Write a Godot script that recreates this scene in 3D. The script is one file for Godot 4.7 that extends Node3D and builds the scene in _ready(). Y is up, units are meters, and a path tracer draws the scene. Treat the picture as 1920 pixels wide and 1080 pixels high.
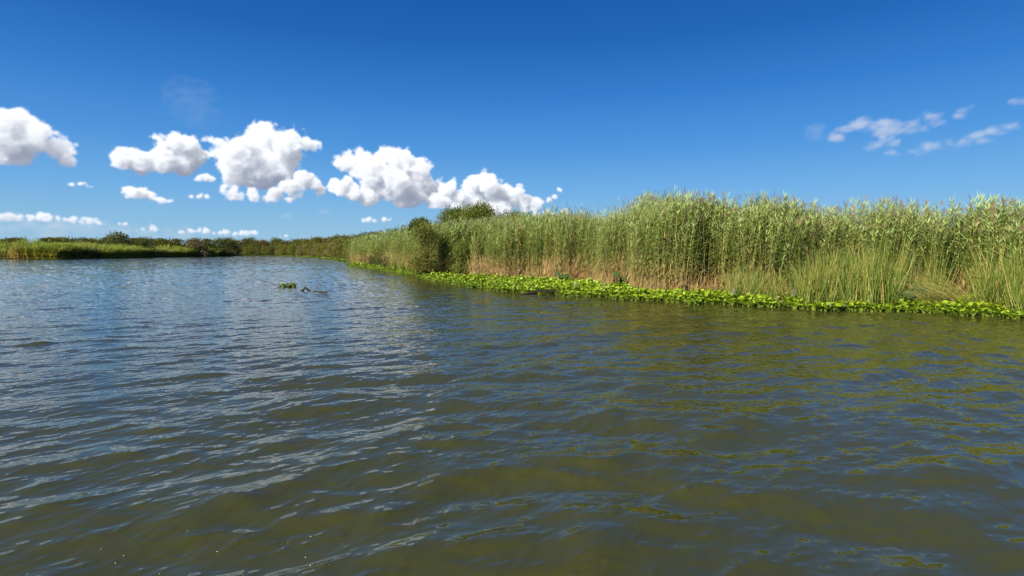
extends Node3D
# A marsh river: open water, a bank of tall reeds behind a floating mat of water hyacinth, a far wooded shore, cumulus clouds.
# Metres, y up; the water's mean level is y = 0.

const SUN := Vector3(-0.60, 0.54, 0.60)
# front edge of the hyacinth mat, from the near end away
const MAT_EDGE: Array[Vector2] = [Vector2(30, -9), Vector2(21, -13), Vector2(17.16, -15.04), Vector2(15.88, -16.09), Vector2(15.19, -16.88), Vector2(14.05, -17.89), Vector2(12.35, -18.7), Vector2(10.68, -19.58), Vector2(8.64, -20.54), Vector2(7.02, -21.61), Vector2(5.34, -23.3), Vector2(3.34, -24.97), Vector2(1.03, -26.91), Vector2(-0.84, -29.16), Vector2(-2.82, -32.82), Vector2(-5.1, -38.21), Vector2(-8.65, -47.79), Vector2(-13.74, -60.12), Vector2(-18.7, -70.16), Vector2(-23.89, -80.97), Vector2(-25.2, -87), Vector2(-28, -100)]
# foot of the reed wall
const REED_LINE: Array[Vector2] = [Vector2(36, -11), Vector2(25, -16.5), Vector2(19.8, -19.4), Vector2(17.2, -21.4), Vector2(14.5, -22.9), Vector2(12.2, -23.4), Vector2(10.6, -23.7), Vector2(9.3, -25.2), Vector2(7.1, -26.6), Vector2(6.0, -32), Vector2(5, -36.5), Vector2(1.6, -39.2), Vector2(-2.6, -45.4), Vector2(-6, -48.4), Vector2(-12.2, -64), Vector2(-20.4, -82.5), Vector2(-29, -102), Vector2(-33, -116)]
# far shore, from the end of the reed wall round to the bank across the river
const FAR_SHORE: Array[Vector2] = [Vector2(-33.4, -117), Vector2(-42.7, -140), Vector2(-65.6, -191), Vector2(-100, -263), Vector2(-142, -324), Vector2(-166, -336), Vector2(-158, -315), Vector2(-141, -264), Vector2(-139, -222), Vector2(-133, -184), Vector2(-133.5, -164), Vector2(-154, -169), Vector2(-190, -170), Vector2(-260, -160)]

# kind (0 heaped, 1 small, 2 wisp), elevation of the base, body, puffs as azimuth, elevation and radius in degrees
const CLOUDS: Array = [
	[0, 6.4, 1.00, [-45.12, 7.94, 1.76, -43.74, 8.39, 2.10, -41.98, 9.20, 1.57, -40.82, 9.68, 1.15, -41.73, 8.08, 1.50, -39.93, 8.62, 1.16, -38.99, 8.21, 0.87, -39.15, 9.19, 0.59, -38.13, 7.69, 0.56, -41.15, 7.56, 1.14, -42.68, 9.78, 1.11]],
	[0, 6.1, 1.00, [-34.40, 7.67, 0.85, -33.29, 7.64, 1.04, -31.44, 7.80, 1.24, -30.05, 8.00, 1.26, -30.41, 9.32, 0.90, -31.47, 9.30, 0.57, -29.68, 9.29, 0.90, -29.10, 8.44, 1.00, -31.92, 9.65, 0.35]],
	[0, 5.7, 1.00, [-25.61, 8.80, 1.80, -23.36, 10.00, 1.64, -21.52, 9.94, 1.57, -23.87, 7.73, 2.18, -26.09, 7.45, 1.42, -20.11, 10.22, 0.74, -19.16, 10.23, 0.35, -27.42, 8.85, 0.60, -27.22, 9.69, 0.37, -27.89, 9.91, 0.23, -22.04, 7.83, 1.37]],
	[0, 4.5, 0.75, [-26.92, 5.61, 0.37, -26.24, 5.36, 0.52, -25.50, 5.06, 0.38, -24.47, 5.29, 0.62, -23.49, 4.94, 0.39, -22.65, 5.51, 0.73, -21.38, 6.15, 0.89, -20.18, 6.90, 0.90, -19.24, 6.44, 0.65, -18.67, 5.96, 0.40, -20.60, 5.29, 0.45, -21.64, 4.91, 0.29]],
	[1, 6.2, 0.80, [-28.83, 6.44, 0.27, -28.33, 6.56, 0.37, -27.83, 6.50, 0.23]],
	[0, 4.3, 1.00, [-16.36, 8.71, 0.92, -14.76, 8.52, 1.34, -13.76, 7.85, 1.55, -12.47, 8.91, 1.24, -10.86, 8.86, 1.35, -9.31, 7.97, 1.26, -11.72, 6.88, 1.78, -13.78, 6.31, 1.24, -9.11, 6.26, 1.58, -7.11, 5.40, 1.06, -10.70, 5.24, 1.26, -7.96, 4.96, 0.85]],
	[0, 4.4, 0.95, [-17.39, 6.41, 0.61, -16.70, 6.23, 0.82, -15.61, 5.75, 0.82, -14.31, 5.48, 0.93, -16.29, 6.85, 0.51]],
	[0, 3.3, 0.95, [-6.35, 6.36, 0.90, -5.29, 5.42, 0.96, -7.10, 6.82, 0.37, -3.78, 6.70, 1.06, -2.59, 7.34, 0.90, -2.16, 6.60, 1.16, -1.08, 5.81, 1.17, 0.11, 5.44, 0.95, 0.97, 6.08, 0.63, 1.35, 5.01, 0.95, -3.79, 5.00, 1.38, -1.08, 4.48, 1.28, 2.44, 4.80, 0.64]],
	[1, 4.8, 0.50, [2.17, 4.80, 0.27, 2.98, 5.01, 0.26, 3.78, 5.32, 0.32, 4.43, 5.64, 0.31, 4.86, 6.21, 0.21]],
	[1, 3.3, 0.70, [2.82, 3.72, 0.37, 3.46, 4.15, 0.48, 4.33, 3.72, 0.32, 5.51, 4.14, 0.26]],
	[1, 4.1, 0.90, [-34.27, 5.16, 0.38, -33.75, 5.15, 0.47, -33.16, 5.00, 0.52, -32.48, 4.73, 0.43, -31.87, 4.53, 0.31, -31.24, 4.43, 0.22]],
	[1, 5.2, 0.70, [-37.72, 5.36, 0.16, -37.31, 5.39, 0.24, -36.90, 5.38, 0.20, -36.56, 5.36, 0.16]],
	[1, 4.7, 0.70, [-29.46, 4.88, 0.18, -28.88, 4.95, 0.27, -28.30, 4.93, 0.18]],
	[1, 2.3, 0.80, [-42.85, 2.70, 0.36, -42.20, 2.68, 0.36, -41.66, 2.71, 0.40, -41.18, 2.57, 0.26]],
	[1, 2.3, 0.80, [-40.37, 2.64, 0.26, -39.86, 2.70, 0.34, -39.41, 2.67, 0.31]],
	[1, 2.2, 0.85, [-38.76, 2.66, 0.31, -38.37, 2.63, 0.39, -37.90, 2.48, 0.36, -37.36, 2.41, 0.32, -36.80, 2.51, 0.28, -36.39, 2.44, 0.20]],
	[1, 2.1, 0.60, [-36.18, 2.32, 0.16, -35.94, 2.28, 0.12]],
	[1, 2.2, 0.50, [-34.81, 2.36, 0.17, -34.45, 2.32, 0.17]],
	[1, 1.7, 0.60, [-33.64, 1.89, 0.17, -33.26, 1.95, 0.21, -32.57, 2.05, 0.30, -32.27, 1.92, 0.17]],
	[1, 1.6, 0.90, [-30.29, 1.73, 0.18, -29.55, 1.84, 0.27, -29.06, 1.89, 0.32, -28.47, 1.86, 0.32, -28.14, 1.72, 0.18]],
	[1, 1.5, 0.90, [-27.80, 1.68, 0.14, -27.38, 1.73, 0.23, -26.94, 1.79, 0.28]],
	[1, 1.4, 0.90, [-26.08, 1.66, 0.19, -25.64, 1.66, 0.28, -25.02, 1.72, 0.28, -24.48, 1.68, 0.29]],
	[1, 1.4, 0.50, [-22.29, 1.46, 0.12, -21.82, 1.51, 0.15]],
	[1, 2.9, 0.50, [-14.65, 3.04, 0.26, -14.24, 3.20, 0.31, -13.63, 3.05, 0.21, -12.70, 3.22, 0.26, -12.18, 3.28, 0.26]],
	[2, -90.0, 0.42, [29.86, 10.08, 0.35, 30.36, 10.52, 0.31, 31.27, 10.73, 0.34, 31.81, 10.84, 0.41, 32.51, 10.50, 0.41, 33.18, 10.68, 0.33, 33.28, 10.07, 0.37, 34.09, 10.15, 0.33, 34.82, 10.14, 0.29, 35.52, 10.39, 0.28, 36.31, 10.82, 0.31, 35.99, 10.00, 0.14, 36.68, 10.08, 0.14, 37.12, 10.18, 0.10]],
	[2, -90.0, 0.30, [32.18, 8.84, 0.23, 32.75, 9.09, 0.30, 33.38, 9.37, 0.26, 33.87, 9.06, 0.22]],
	[2, -90.0, 0.36, [33.90, 8.28, 0.22, 35.60, 8.20, 0.25, 36.23, 8.47, 0.28, 36.99, 8.43, 0.28, 37.76, 8.55, 0.24, 38.52, 8.67, 0.27, 39.22, 8.94, 0.30, 39.71, 8.64, 0.20, 40.53, 9.17, 0.29, 41.07, 9.41, 0.22, 41.52, 9.42, 0.16]],
	[2, -90.0, 0.25, [38.17, 10.69, 0.20, 38.55, 10.95, 0.23, 38.87, 11.14, 0.16]],
	[2, -90.0, 0.20, [41.54, 11.17, 0.18, 41.89, 11.15, 0.18]],
	[2, -90.0, 0.12, [-18.81, 3.94, 0.20, -18.22, 3.95, 0.25]],
	[2, -90.0, 0.12, [-21.68, 3.37, 0.25]],
	[2, -90.0, 0.05, [-29.45, 13.81, 0.81, -29.20, 12.75, 0.91, -28.91, 11.69, 0.64]],
	[2, -90.0, 0.10, [28.11, 10.88, 0.40, 28.05, 10.21, 0.32]],
	[2, -90.0, 0.30, [-44.5, 2.2, 0.5, -43.0, 1.9, 0.5, -41.0, 2.3, 0.5, -39.0, 1.8, 0.6, -37.0, 2.1, 0.5, -35.0, 1.7, 0.5, -33.0, 1.5, 0.4, -30.5, 1.6, 0.4]],
]

var rng := RandomNumberGenerator.new()
var names := {}

# ---------------------------------------------------------------- helpers

class Shape:
	var v := PackedVector3Array()
	var n := PackedVector3Array()
	var c := PackedColorArray()
	func tri(a: Vector3, b: Vector3, d: Vector3, na: Vector3, nb: Vector3, nd: Vector3, ca: Color, cb: Color, cd: Color) -> void:
		v.append(a); v.append(b); v.append(d)
		n.append(na); n.append(nb); n.append(nd)
		c.append(ca); c.append(cb); c.append(cd)
	func flat(a: Vector3, b: Vector3, d: Vector3, col: Color) -> void:
		var m := (d - a).cross(b - a).normalized()
		tri(a, b, d, m, m, m, col, col, col)
	# a blade of grass or a leaf: starts at p along dir, bends down by droop, widest at the share "belly"
	func blade(p: Vector3, dir: Vector3, face: Vector3, length: float, width: float, droop: float, segs: int, belly: float, c0: Color, c1: Color) -> void:
		var d := dir.normalized()
		var side := d.cross(face)
		if side.length() < 0.05:
			side = d.cross(Vector3(0.3, 0.1, 0.9))
		side = side.normalized()
		var step := length / segs
		var a := p
		var wa := width * (0.45 if belly > 0.15 else 1.0)
		for i in segs:
			var t := float(i + 1) / segs
			var d2 := (d + Vector3(0, -droop / segs, 0) * (0.5 + t)).normalized()
			var b := a + d2 * step
			var wb: float = 0.0 if i == segs - 1 else (width * (1.0 if t <= belly + 0.2 else 1.0 - 0.75 * (t - belly) / (1.0 - belly)))
			var na := side.cross(d).normalized()
			var nb := side.cross(d2).normalized()
			var ca := c0.lerp(c1, t - 1.0 / segs)
			var cb := c0.lerp(c1, t)
			var l0 := a - side * wa * 0.5
			var r0 := a + side * wa * 0.5
			if i == segs - 1:
				tri(l0, b, r0, na, nb, na, ca, cb, ca)
			else:
				var l1 := b - side * wb * 0.5
				var r1 := b + side * wb * 0.5
				tri(l0, l1, r0, na, nb, na, ca, cb, ca)
				tri(r0, l1, r1, na, nb, nb, ca, cb, cb)
			a = b; wa = wb; d = d2
	# a round limb through points with radii
	func tube(pts: Array, rad: Array, sides: int, c0: Color, c1: Color) -> void:
		var rings: Array = []
		for i in pts.size():
			var d: Vector3 = (pts[mini(i + 1, pts.size() - 1)] - pts[maxi(i - 1, 0)]).normalized()
			var u := d.cross(Vector3(0.21, 0.33, 0.92)).normalized()
			var w := d.cross(u).normalized()
			var ring := PackedVector3Array()
			for k in sides:
				var an := TAU * k / sides
				ring.append(u * cos(an) + w * sin(an))
			rings.append(ring)
		for i in pts.size() - 1:
			var ca := c0.lerp(c1, float(i) / (pts.size() - 1))
			var cb := c0.lerp(c1, float(i + 1) / (pts.size() - 1))
			for k in sides:
				var k2 := (k + 1) % sides
				var a: Vector3 = pts[i] + rings[i][k] * rad[i]
				var b: Vector3 = pts[i] + rings[i][k2] * rad[i]
				var e: Vector3 = pts[i + 1] + rings[i + 1][k] * rad[i + 1]
				var g: Vector3 = pts[i + 1] + rings[i + 1][k2] * rad[i + 1]
				tri(a, e, b, rings[i][k], rings[i + 1][k], rings[i][k2], ca, cb, ca)
				tri(b, e, g, rings[i][k2], rings[i + 1][k], rings[i + 1][k2], ca, cb, cb)
		var last := pts.size() - 1
		for k in range(1, sides - 1):
			flat(pts[last] + rings[last][0] * rad[last], pts[last] + rings[last][k + 1] * rad[last], pts[last] + rings[last][k] * rad[last], c1)
			flat(pts[0] + rings[0][0] * rad[0], pts[0] + rings[0][k] * rad[0], pts[0] + rings[0][k + 1] * rad[0], c0)
	func mesh() -> ArrayMesh:
		var a := []
		a.resize(Mesh.ARRAY_MAX)
		a[Mesh.ARRAY_VERTEX] = v
		a[Mesh.ARRAY_NORMAL] = n
		a[Mesh.ARRAY_COLOR] = c
		var m := ArrayMesh.new()
		m.add_surface_from_arrays(Mesh.PRIMITIVE_TRIANGLES, a)
		return m

func numbered(called: String) -> String:
	var k: int = names.get(called, -1) + 1
	names[called] = k
	return called if k == 0 else "%s_%03d" % [called, k]

func tag(o: Node, label: String, category: String, group := "", kind := "") -> Node:
	if label: o.set_meta("label", label)
	if category: o.set_meta("category", category)
	if group: o.set_meta("group", group)
	if kind: o.set_meta("kind", kind)
	return o

func thing(called: String, at: Vector3, turn := 0.0) -> Node3D:
	var o := Node3D.new()
	o.name = numbered(called)
	add_child(o)
	o.position = at
	o.rotation.y = turn
	return o

func part(called: String, m: Mesh, mat: Material, parent: Node, kind := "") -> MeshInstance3D:
	var o := MeshInstance3D.new()
	o.name = numbered(called) if parent == self else called
	o.mesh = m
	o.material_override = mat
	parent.add_child(o, true)
	if kind: o.set_meta("kind", kind)
	return o

func many(called: String, m: Mesh, mat: Material, where: Array, tints: Array, parent: Node = self) -> MultiMeshInstance3D:
	var mm := MultiMesh.new()
	mm.transform_format = MultiMesh.TRANSFORM_3D
	mm.use_colors = true
	mm.mesh = m
	mm.instance_count = where.size()
	for i in where.size():
		mm.set_instance_transform(i, where[i])
		mm.set_instance_color(i, tints[i])
	var o := MultiMeshInstance3D.new()
	o.name = numbered(called) if parent == self else called
	o.multimesh = mm
	o.material_override = mat
	parent.add_child(o, true)
	return o

func r(a: float, b: float) -> float:
	return rng.randf_range(a, b)

func tint(spread: float) -> Color:
	var k := 1.0 + r(-spread, spread)
	return Color(k * (1.0 + r(-0.5, 0.5) * spread), k, k * (1.0 + r(-0.5, 0.5) * spread))

func leaf_material(rough: float, through: float, spec := 0.4) -> StandardMaterial3D:
	var m := StandardMaterial3D.new()
	m.vertex_color_use_as_albedo = true
	m.roughness = rough
	m.metallic_specular = spec
	m.cull_mode = BaseMaterial3D.CULL_DISABLED
	if through > 0.0:
		m.backlight_enabled = true
		m.backlight = Color(through, through, through * 0.8)
	return m

# ---------------------------------------------------------------- sky

func cloud_noise() -> FastNoiseLite:
	var n := FastNoiseLite.new()
	n.seed = 5
	n.noise_type = FastNoiseLite.TYPE_SIMPLEX_SMOOTH
	n.frequency = 1.0
	n.fractal_type = FastNoiseLite.FRACTAL_FBM
	n.fractal_octaves = 4
	n.fractal_gain = 0.55
	return n

var cn: FastNoiseLite
var puffs := PackedFloat32Array()
var puff_base := 0.0
var puff_kind := 0
var puff_size := 1.0

func cloud_body(p: Vector3) -> float:
	var s := 100.0
	for i in range(0, puffs.size(), 4):
		var dx := (p.x - puffs[i]) * (1.0 if puff_kind == 0 else (0.86 if puff_kind == 1 else 0.5))
		var dy := p.y - puffs[i + 1]
		var dz := p.z - puffs[i + 3]
		var rr := puffs[i + 2]
		s = minf(s, sqrt(dx * dx + dy * dy + dz * dz) - rr)
	return s

func cloud_density(p: Vector3) -> float:
	var s := cloud_body(p)
	if s > puff_size * 0.8:
		return 0.0
	if puff_kind == 2:
		var w := cn.get_noise_3d((p.x + p.y * 0.3) * 0.6, (p.y - p.x * 0.3) * 1.25, p.z * 0.6)
		return clampf((puff_size * (0.55 + 1.25 * w) - s) / (puff_size * 1.7), 0.0, 1.0)
	var f := 0.52 / sqrt(puff_size)
	var w1 := cn.get_noise_3d(p.x * f, p.y * f * 1.25, p.z * f)
	var w2 := cn.get_noise_3d(p.x * f * 2.3 + 40.0, p.y * f * 2.3, p.z * f * 2.3)
	var billow := 1.5 * w1 + 0.30 - 0.75 * absf(w2)                # heaps, and rounded heads with creases between them
	var k := s - puff_size * (0.62 if puff_kind == 0 else 0.8) * billow
	k = maxf(k, (puff_base - p.y) + 0.35 * puff_size * w1)
	return clampf(-k / (0.46 * puff_size + 0.06 + 0.22 * puff_size * clampf(1.0 - (p.y - puff_base) / (1.3 * puff_size), 0.0, 1.0)), 0.0, 1.0)

func build_sky() -> ImageTexture:
	var W := 4096
	var H := 2048
	# clear air: deeper blue with height, paler towards the sun's side
	var stops := [[-90.0, Color(0.0552, 0.0662, 0.0662)], [-0.3, Color(0.1986, 0.2758, 0.3420)], [0.0, Color(0.2041, 0.3199, 0.4082)], [3.0, Color(0.1434, 0.2841, 0.4220)], [6.0, Color(0.0927, 0.2372, 0.4330)], [10.0, Color(0.0474, 0.1737, 0.4026)], [15.0, Color(0.0210, 0.1158, 0.3392)], [20.0, Color(0.0094, 0.0756, 0.2620)], [26.0, Color(0.0050, 0.0541, 0.2041)], [45.0, Color(0.0044, 0.0441, 0.1655)], [90.0, Color(0.0044, 0.0375, 0.1379)]]
	var base := Image.create(256, 1024, false, Image.FORMAT_RGBAF)
	var su := SUN.normalized()
	for y in 1024:
		var el := 90.0 - (y + 0.5) * 180.0 / 1024.0
		var c: Color = stops[0][1]
		for i in stops.size() - 1:
			if el >= stops[i][0] and el <= stops[i + 1][0]:
				var t: float = (el - stops[i][0]) / (stops[i + 1][0] - stops[i][0])
				c = stops[i][1].lerp(stops[i + 1][1], t)
		if el < -0.5:
			base.fill_rect(Rect2i(0, y, 256, 1), c)
			continue
		for x in 256:
			var az := (x + 0.5) / 256.0 * TAU - PI
			var d := Vector3(sin(az) * cos(deg_to_rad(el)), sin(deg_to_rad(el)), -cos(az) * cos(deg_to_rad(el)))
			var g := d.dot(su)
			var m := 0.96 + 0.16 * clampf(g, 0.0, 1.0) ** 2 + 0.06 * clampf(-g, 0.0, 1.0)
			var w := 0.022 * clampf(g, 0.0, 1.0) ** 2
			base.set_pixel(x, y, Color(c.r * m + w, c.g * m + w, c.b * m + w * 0.8, 1.0))
	base.resize(W, H, Image.INTERPOLATE_CUBIC)
	# clouds: every line of sight walks through the heaped puffs and adds up what they scatter
	cn = cloud_noise()
	var layer := Image.create(1400, 330, false, Image.FORMAT_RGBAF)      # azimuth -56 to 67, elevation 0 to 29 degrees
	layer.fill(Color(0, 0, 0, 0))
	var az0 := -56.0
	var px := 360.0 / W
	var to_sun := Vector3(-0.60, 0.76, 0.22).normalized()
	for cl in CLOUDS:
		puff_kind = cl[0]
		puff_base = cl[1]
		var body: float = cl[2]
		puffs.clear()
		var lo := Vector2(999, 999)
		var hi := Vector2(-999, -999)
		var largest := 0.0
		var q: Array = cl[3]
		for i in range(0, q.size(), 3):
			var rr: float = q[i + 2]
			puffs.append_array([q[i], q[i + 1], rr * (0.92 if puff_kind != 1 else 0.72), (rng.randf() - 0.5) * rr * 1.3])
			largest = maxf(largest, rr)
			lo = Vector2(minf(lo.x, q[i] - rr * 2.4), minf(lo.y, q[i + 1] - rr * 1.5))
			hi = Vector2(maxf(hi.x, q[i] + rr * 2.4), maxf(hi.y, q[i + 1] + rr * 1.5))
		puff_size = largest if puff_kind > 0 else clampf(largest * 0.55, 0.62, 1.1)
		var top := hi.y
		var bottom := maxf(lo.y, puff_base)
		var step := puff_size * 0.12
		var depth := largest * 1.6
		for iy in range(maxi(0, int((29.0 - hi.y) / px)), mini(329, int((29.0 - lo.y) / px) + 1)):
			var el := 29.0 - (iy + 0.5) * px
			if el < 0.15:
				continue
			for ix in range(maxi(0, int((lo.x - az0) / px)), mini(1399, int((hi.x - az0) / px) + 1)):
				var p := Vector3(az0 + (ix + 0.5) * px, el, depth)
				var through := 1.0
				var glow := Color(0, 0, 0)
				var stop := 0
				while p.z > -depth and through > 0.03 and stop < 140:
					stop += 1
					var s := cloud_body(p)
					if s > puff_size * 0.8:
						p.z -= maxf(step, s - puff_size * 0.7)
						continue
					var dn := cloud_density(p)
					if dn > 0.01:
						var a := 1.0 - exp(-dn * step / puff_size * (7.5 if puff_kind < 2 else 1.3) * body)
						var od := 0.0
						if puff_kind < 2:
							od += cloud_density(p + to_sun * 0.18 * puff_size) * 0.16
							od += cloud_density(p + to_sun * 0.55 * puff_size) * 0.34
							od += clampf(0.25 - cloud_body(p + to_sun * 1.0 * puff_size) / puff_size, 0.0, 1.2) * 0.8
							od += clampf(0.2 - cloud_body(p + to_sun * 2.0 * puff_size) / puff_size, 0.0, 1.5) * 1.2
							if largest > 1.0:
								od += clampf(0.2 - cloud_body(p + to_sun * 3.4 * puff_size) / puff_size, 0.0, 1.5) * 1.2
						var lit := 0.85 * exp(-od * 1.35) + 0.15 * exp(-od * 0.3)
						var up := clampf((p.y - bottom) / maxf(top - bottom, 0.2), 0.0, 1.0)
						var sky_c := Color(0.115, 0.135, 0.195).lerp(Color(0.20, 0.22, 0.25), up)
						if puff_kind == 2:
							lit = 0.55
						var lum := Color(0.43, 0.425, 0.41) * lit + sky_c
						glow += lum * (a * through)
						through *= 1.0 - a
					p.z -= step
				var alpha := 1.0 - through
				if alpha > 0.004:
					var far := clampf((4.5 - el) / 4.5, 0.0, 1.0) * 0.45        # the air in front of clouds low on the horizon
					var c2 := glow / alpha
					c2 = c2.lerp(Color(0.21, 0.325, 0.43), far)
					var old := layer.get_pixel(ix, iy)
					var na := alpha + old.a * (1.0 - alpha)
					var mixed := (c2 * alpha + old * old.a * (1.0 - alpha)) / na
					mixed.a = na
					layer.set_pixel(ix, iy, mixed)
	# the same fair-weather sky goes on all round
	var row := int((90.0 - 29.0) / px)
	var col := int((az0 + 180.0) / px)
	base.blend_rect(layer, Rect2i(0, 0, 1400, 330), Vector2i(col, row))
	var part_a := layer.get_region(Rect2i(0, 0, 600, 330))
	base.blend_rect(part_a, Rect2i(0, 0, 600, 330), Vector2i(col + 1500, row - 12))
	part_a.flip_x()
	base.blend_rect(part_a, Rect2i(0, 0, 600, 330), Vector2i(col + 2200 - W, row + 3))
	base.blend_rect(part_a, Rect2i(0, 0, 600, 330), Vector2i(col + 2200, row + 3))
	base.blend_rect(part_a, Rect2i(0, 0, 600, 330), Vector2i(col - 640, row - 6))
	# a panorama starts at -z
	var turned := Image.create(W, H, false, Image.FORMAT_RGBAF)
	turned.blit_rect(base, Rect2i(W / 2, 0, W / 2, H), Vector2i(0, 0))
	turned.blit_rect(base, Rect2i(0, 0, W / 2, H), Vector2i(W / 2, 0))
	return ImageTexture.create_from_image(turned)

# ---------------------------------------------------------------- water

const N := 512
const TILE := 11.0
var h_tile := PackedFloat32Array()     # heights of a wind sea over one tile, and its slopes
var gx_tile := PackedFloat32Array()
var gz_tile := PackedFloat32Array()
var h2_tile := PackedFloat32Array()

func fft_line(re: PackedFloat32Array, im: PackedFloat32Array, wr: PackedFloat32Array, wi: PackedFloat32Array) -> Array:
	var j := 0
	for i in N - 1:
		if i < j:
			var a := re[i]; re[i] = re[j]; re[j] = a
			a = im[i]; im[i] = im[j]; im[j] = a
		var m := N >> 1
		while m >= 1 and j & m:
			j ^= m
			m >>= 1
		j |= m
	var size := 2
	while size <= N:
		var half := size >> 1
		var st := N / size
		for i in range(0, N, size):
			var k := 0
			for p in range(i, i + half):
				var q := p + half
				var xr := re[q] * wr[k] - im[q] * wi[k]
				var xi := re[q] * wi[k] + im[q] * wr[k]
				re[q] = re[p] - xr
				im[q] = im[p] - xi
				re[p] += xr
				im[p] += xi
				k += st
		size <<= 1
	return [re, im]

func build_waves() -> void:
	var g := RandomNumberGenerator.new()
	g.seed = 77
	var re := PackedFloat32Array()
	var im := PackedFloat32Array()
	re.resize(N * N)
	im.resize(N * N)
	var wind := Vector2(0.28, 1.0).normalized()
	for y in N:
		var ky := y if y < N / 2 else y - N
		for x in N:
			var kx := x if x < N / 2 else x - N
			var k := sqrt(float(kx * kx + ky * ky))
			if k < 2.0 or k > 200.0:
				continue
			var along := absf((kx * wind.x + ky * wind.y) / k)
			var a := pow(k, -1.95) * exp(-pow(6.0 / k, 2.0)) * (along * along + 0.22) * exp(-pow(k / 48.0, 2.0))
			re[y * N + x] = a * g.randfn()
			im[y * N + x] = a * g.randfn()
	var wr := PackedFloat32Array()
	var wi := PackedFloat32Array()
	for i in N / 2:
		wr.append(cos(TAU * i / N))
		wi.append(sin(TAU * i / N))
	for y in N:
		var got := fft_line(re.slice(y * N, y * N + N), im.slice(y * N, y * N + N), wr, wi)
		for x in N:
			re[y * N + x] = got[0][x]
			im[y * N + x] = got[1][x]
	var lr := PackedFloat32Array()
	var li := PackedFloat32Array()
	lr.resize(N)
	li.resize(N)
	for x in N:
		for y in N:
			lr[y] = re[y * N + x]
			li[y] = im[y * N + x]
		var got2 := fft_line(lr, li, wr, wi)
		lr = got2[0]
		li = got2[1]
		for y in N:
			re[y * N + x] = lr[y]
			im[y * N + x] = li[y]
	# crests a little sharper than troughs
	var spread := 0.0
	for i in N * N:
		spread += re[i] * re[i]
	spread = sqrt(spread / (N * N))
	for i in N * N:
		re[i] += 0.20 * re[i] * re[i] / spread
		im[i] += 0.28 * im[i] * im[i] / spread
	# slopes, then scale to a root mean square slope of 1
	gx_tile.resize(N * N)
	gz_tile.resize(N * N)
	var sum := 0.0
	var cell := TILE / N
	for y in N:
		var y0 := ((y + N - 1) % N) * N
		var y1 := ((y + 1) % N) * N
		for x in N:
			var gx := (re[y * N + (x + 1) % N] - re[y * N + (x + N - 1) % N]) / (2.0 * cell)
			var gz := (re[y1 + x] - re[y0 + x]) / (2.0 * cell)
			gx_tile[y * N + x] = gx
			gz_tile[y * N + x] = gz
			sum += gx * gx + gz * gz
	var s := 1.0 / sqrt(sum / (N * N))
	for i in N * N:
		re[i] *= s
		gx_tile[i] *= s
		gz_tile[i] *= s
		im[i] *= s
	h_tile = re
	h2_tile = im

# height and slopes of the tile sea at a place given in tile lengths: (h / TILE lengths are the caller's business)
func sea(u: float, w: float) -> Vector3:
	var fx := fposmod(u, 1.0) * N
	var fy := fposmod(w, 1.0) * N
	var x0 := int(fx)
	var y0 := int(fy)
	var tx := fx - x0
	var ty := fy - y0
	x0 = x0 & (N - 1)
	y0 = y0 & (N - 1)
	var x1 := (x0 + 1) & (N - 1)
	var a := y0 * N
	var b := ((y0 + 1) & (N - 1)) * N
	var w00 := (1.0 - tx) * (1.0 - ty)
	var w10 := tx * (1.0 - ty)
	var w01 := (1.0 - tx) * ty
	var w11 := tx * ty
	return Vector3(h_tile[a + x0] * w00 + h_tile[a + x1] * w10 + h_tile[b + x0] * w01 + h_tile[b + x1] * w11,
		gx_tile[a + x0] * w00 + gx_tile[a + x1] * w10 + gx_tile[b + x0] * w01 + gx_tile[b + x1] * w11,
		gz_tile[a + x0] * w00 + gz_tile[a + x1] * w10 + gz_tile[b + x0] * w01 + gz_tile[b + x1] * w11)

var wake_noise := FastNoiseLite.new()

# low rings that a boat has left, running outwards
func wake(x: float, z: float) -> float:
	var dx := x - 0.4
	var dz := z + 0.3
	var rr := sqrt(dx * dx * 0.8 + dz * dz)
	if rr > 34.0:
		return 0.0
	var n1 := wake_noise.get_noise_2d(x, z)
	var n2 := wake_noise.get_noise_2d(x * 0.6 + 91.0, z * 0.6 - 17.0)
	var ph := TAU * (pow(rr, 0.82) * 0.86) + n1 * 3.4
	return (sin(ph) + 0.22 * sin(2.0 * ph + 1.0)) * 0.042 * exp(-rr / 10.0) * clampf(0.62 + 1.1 * n2, 0.12, 1.2)

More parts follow.
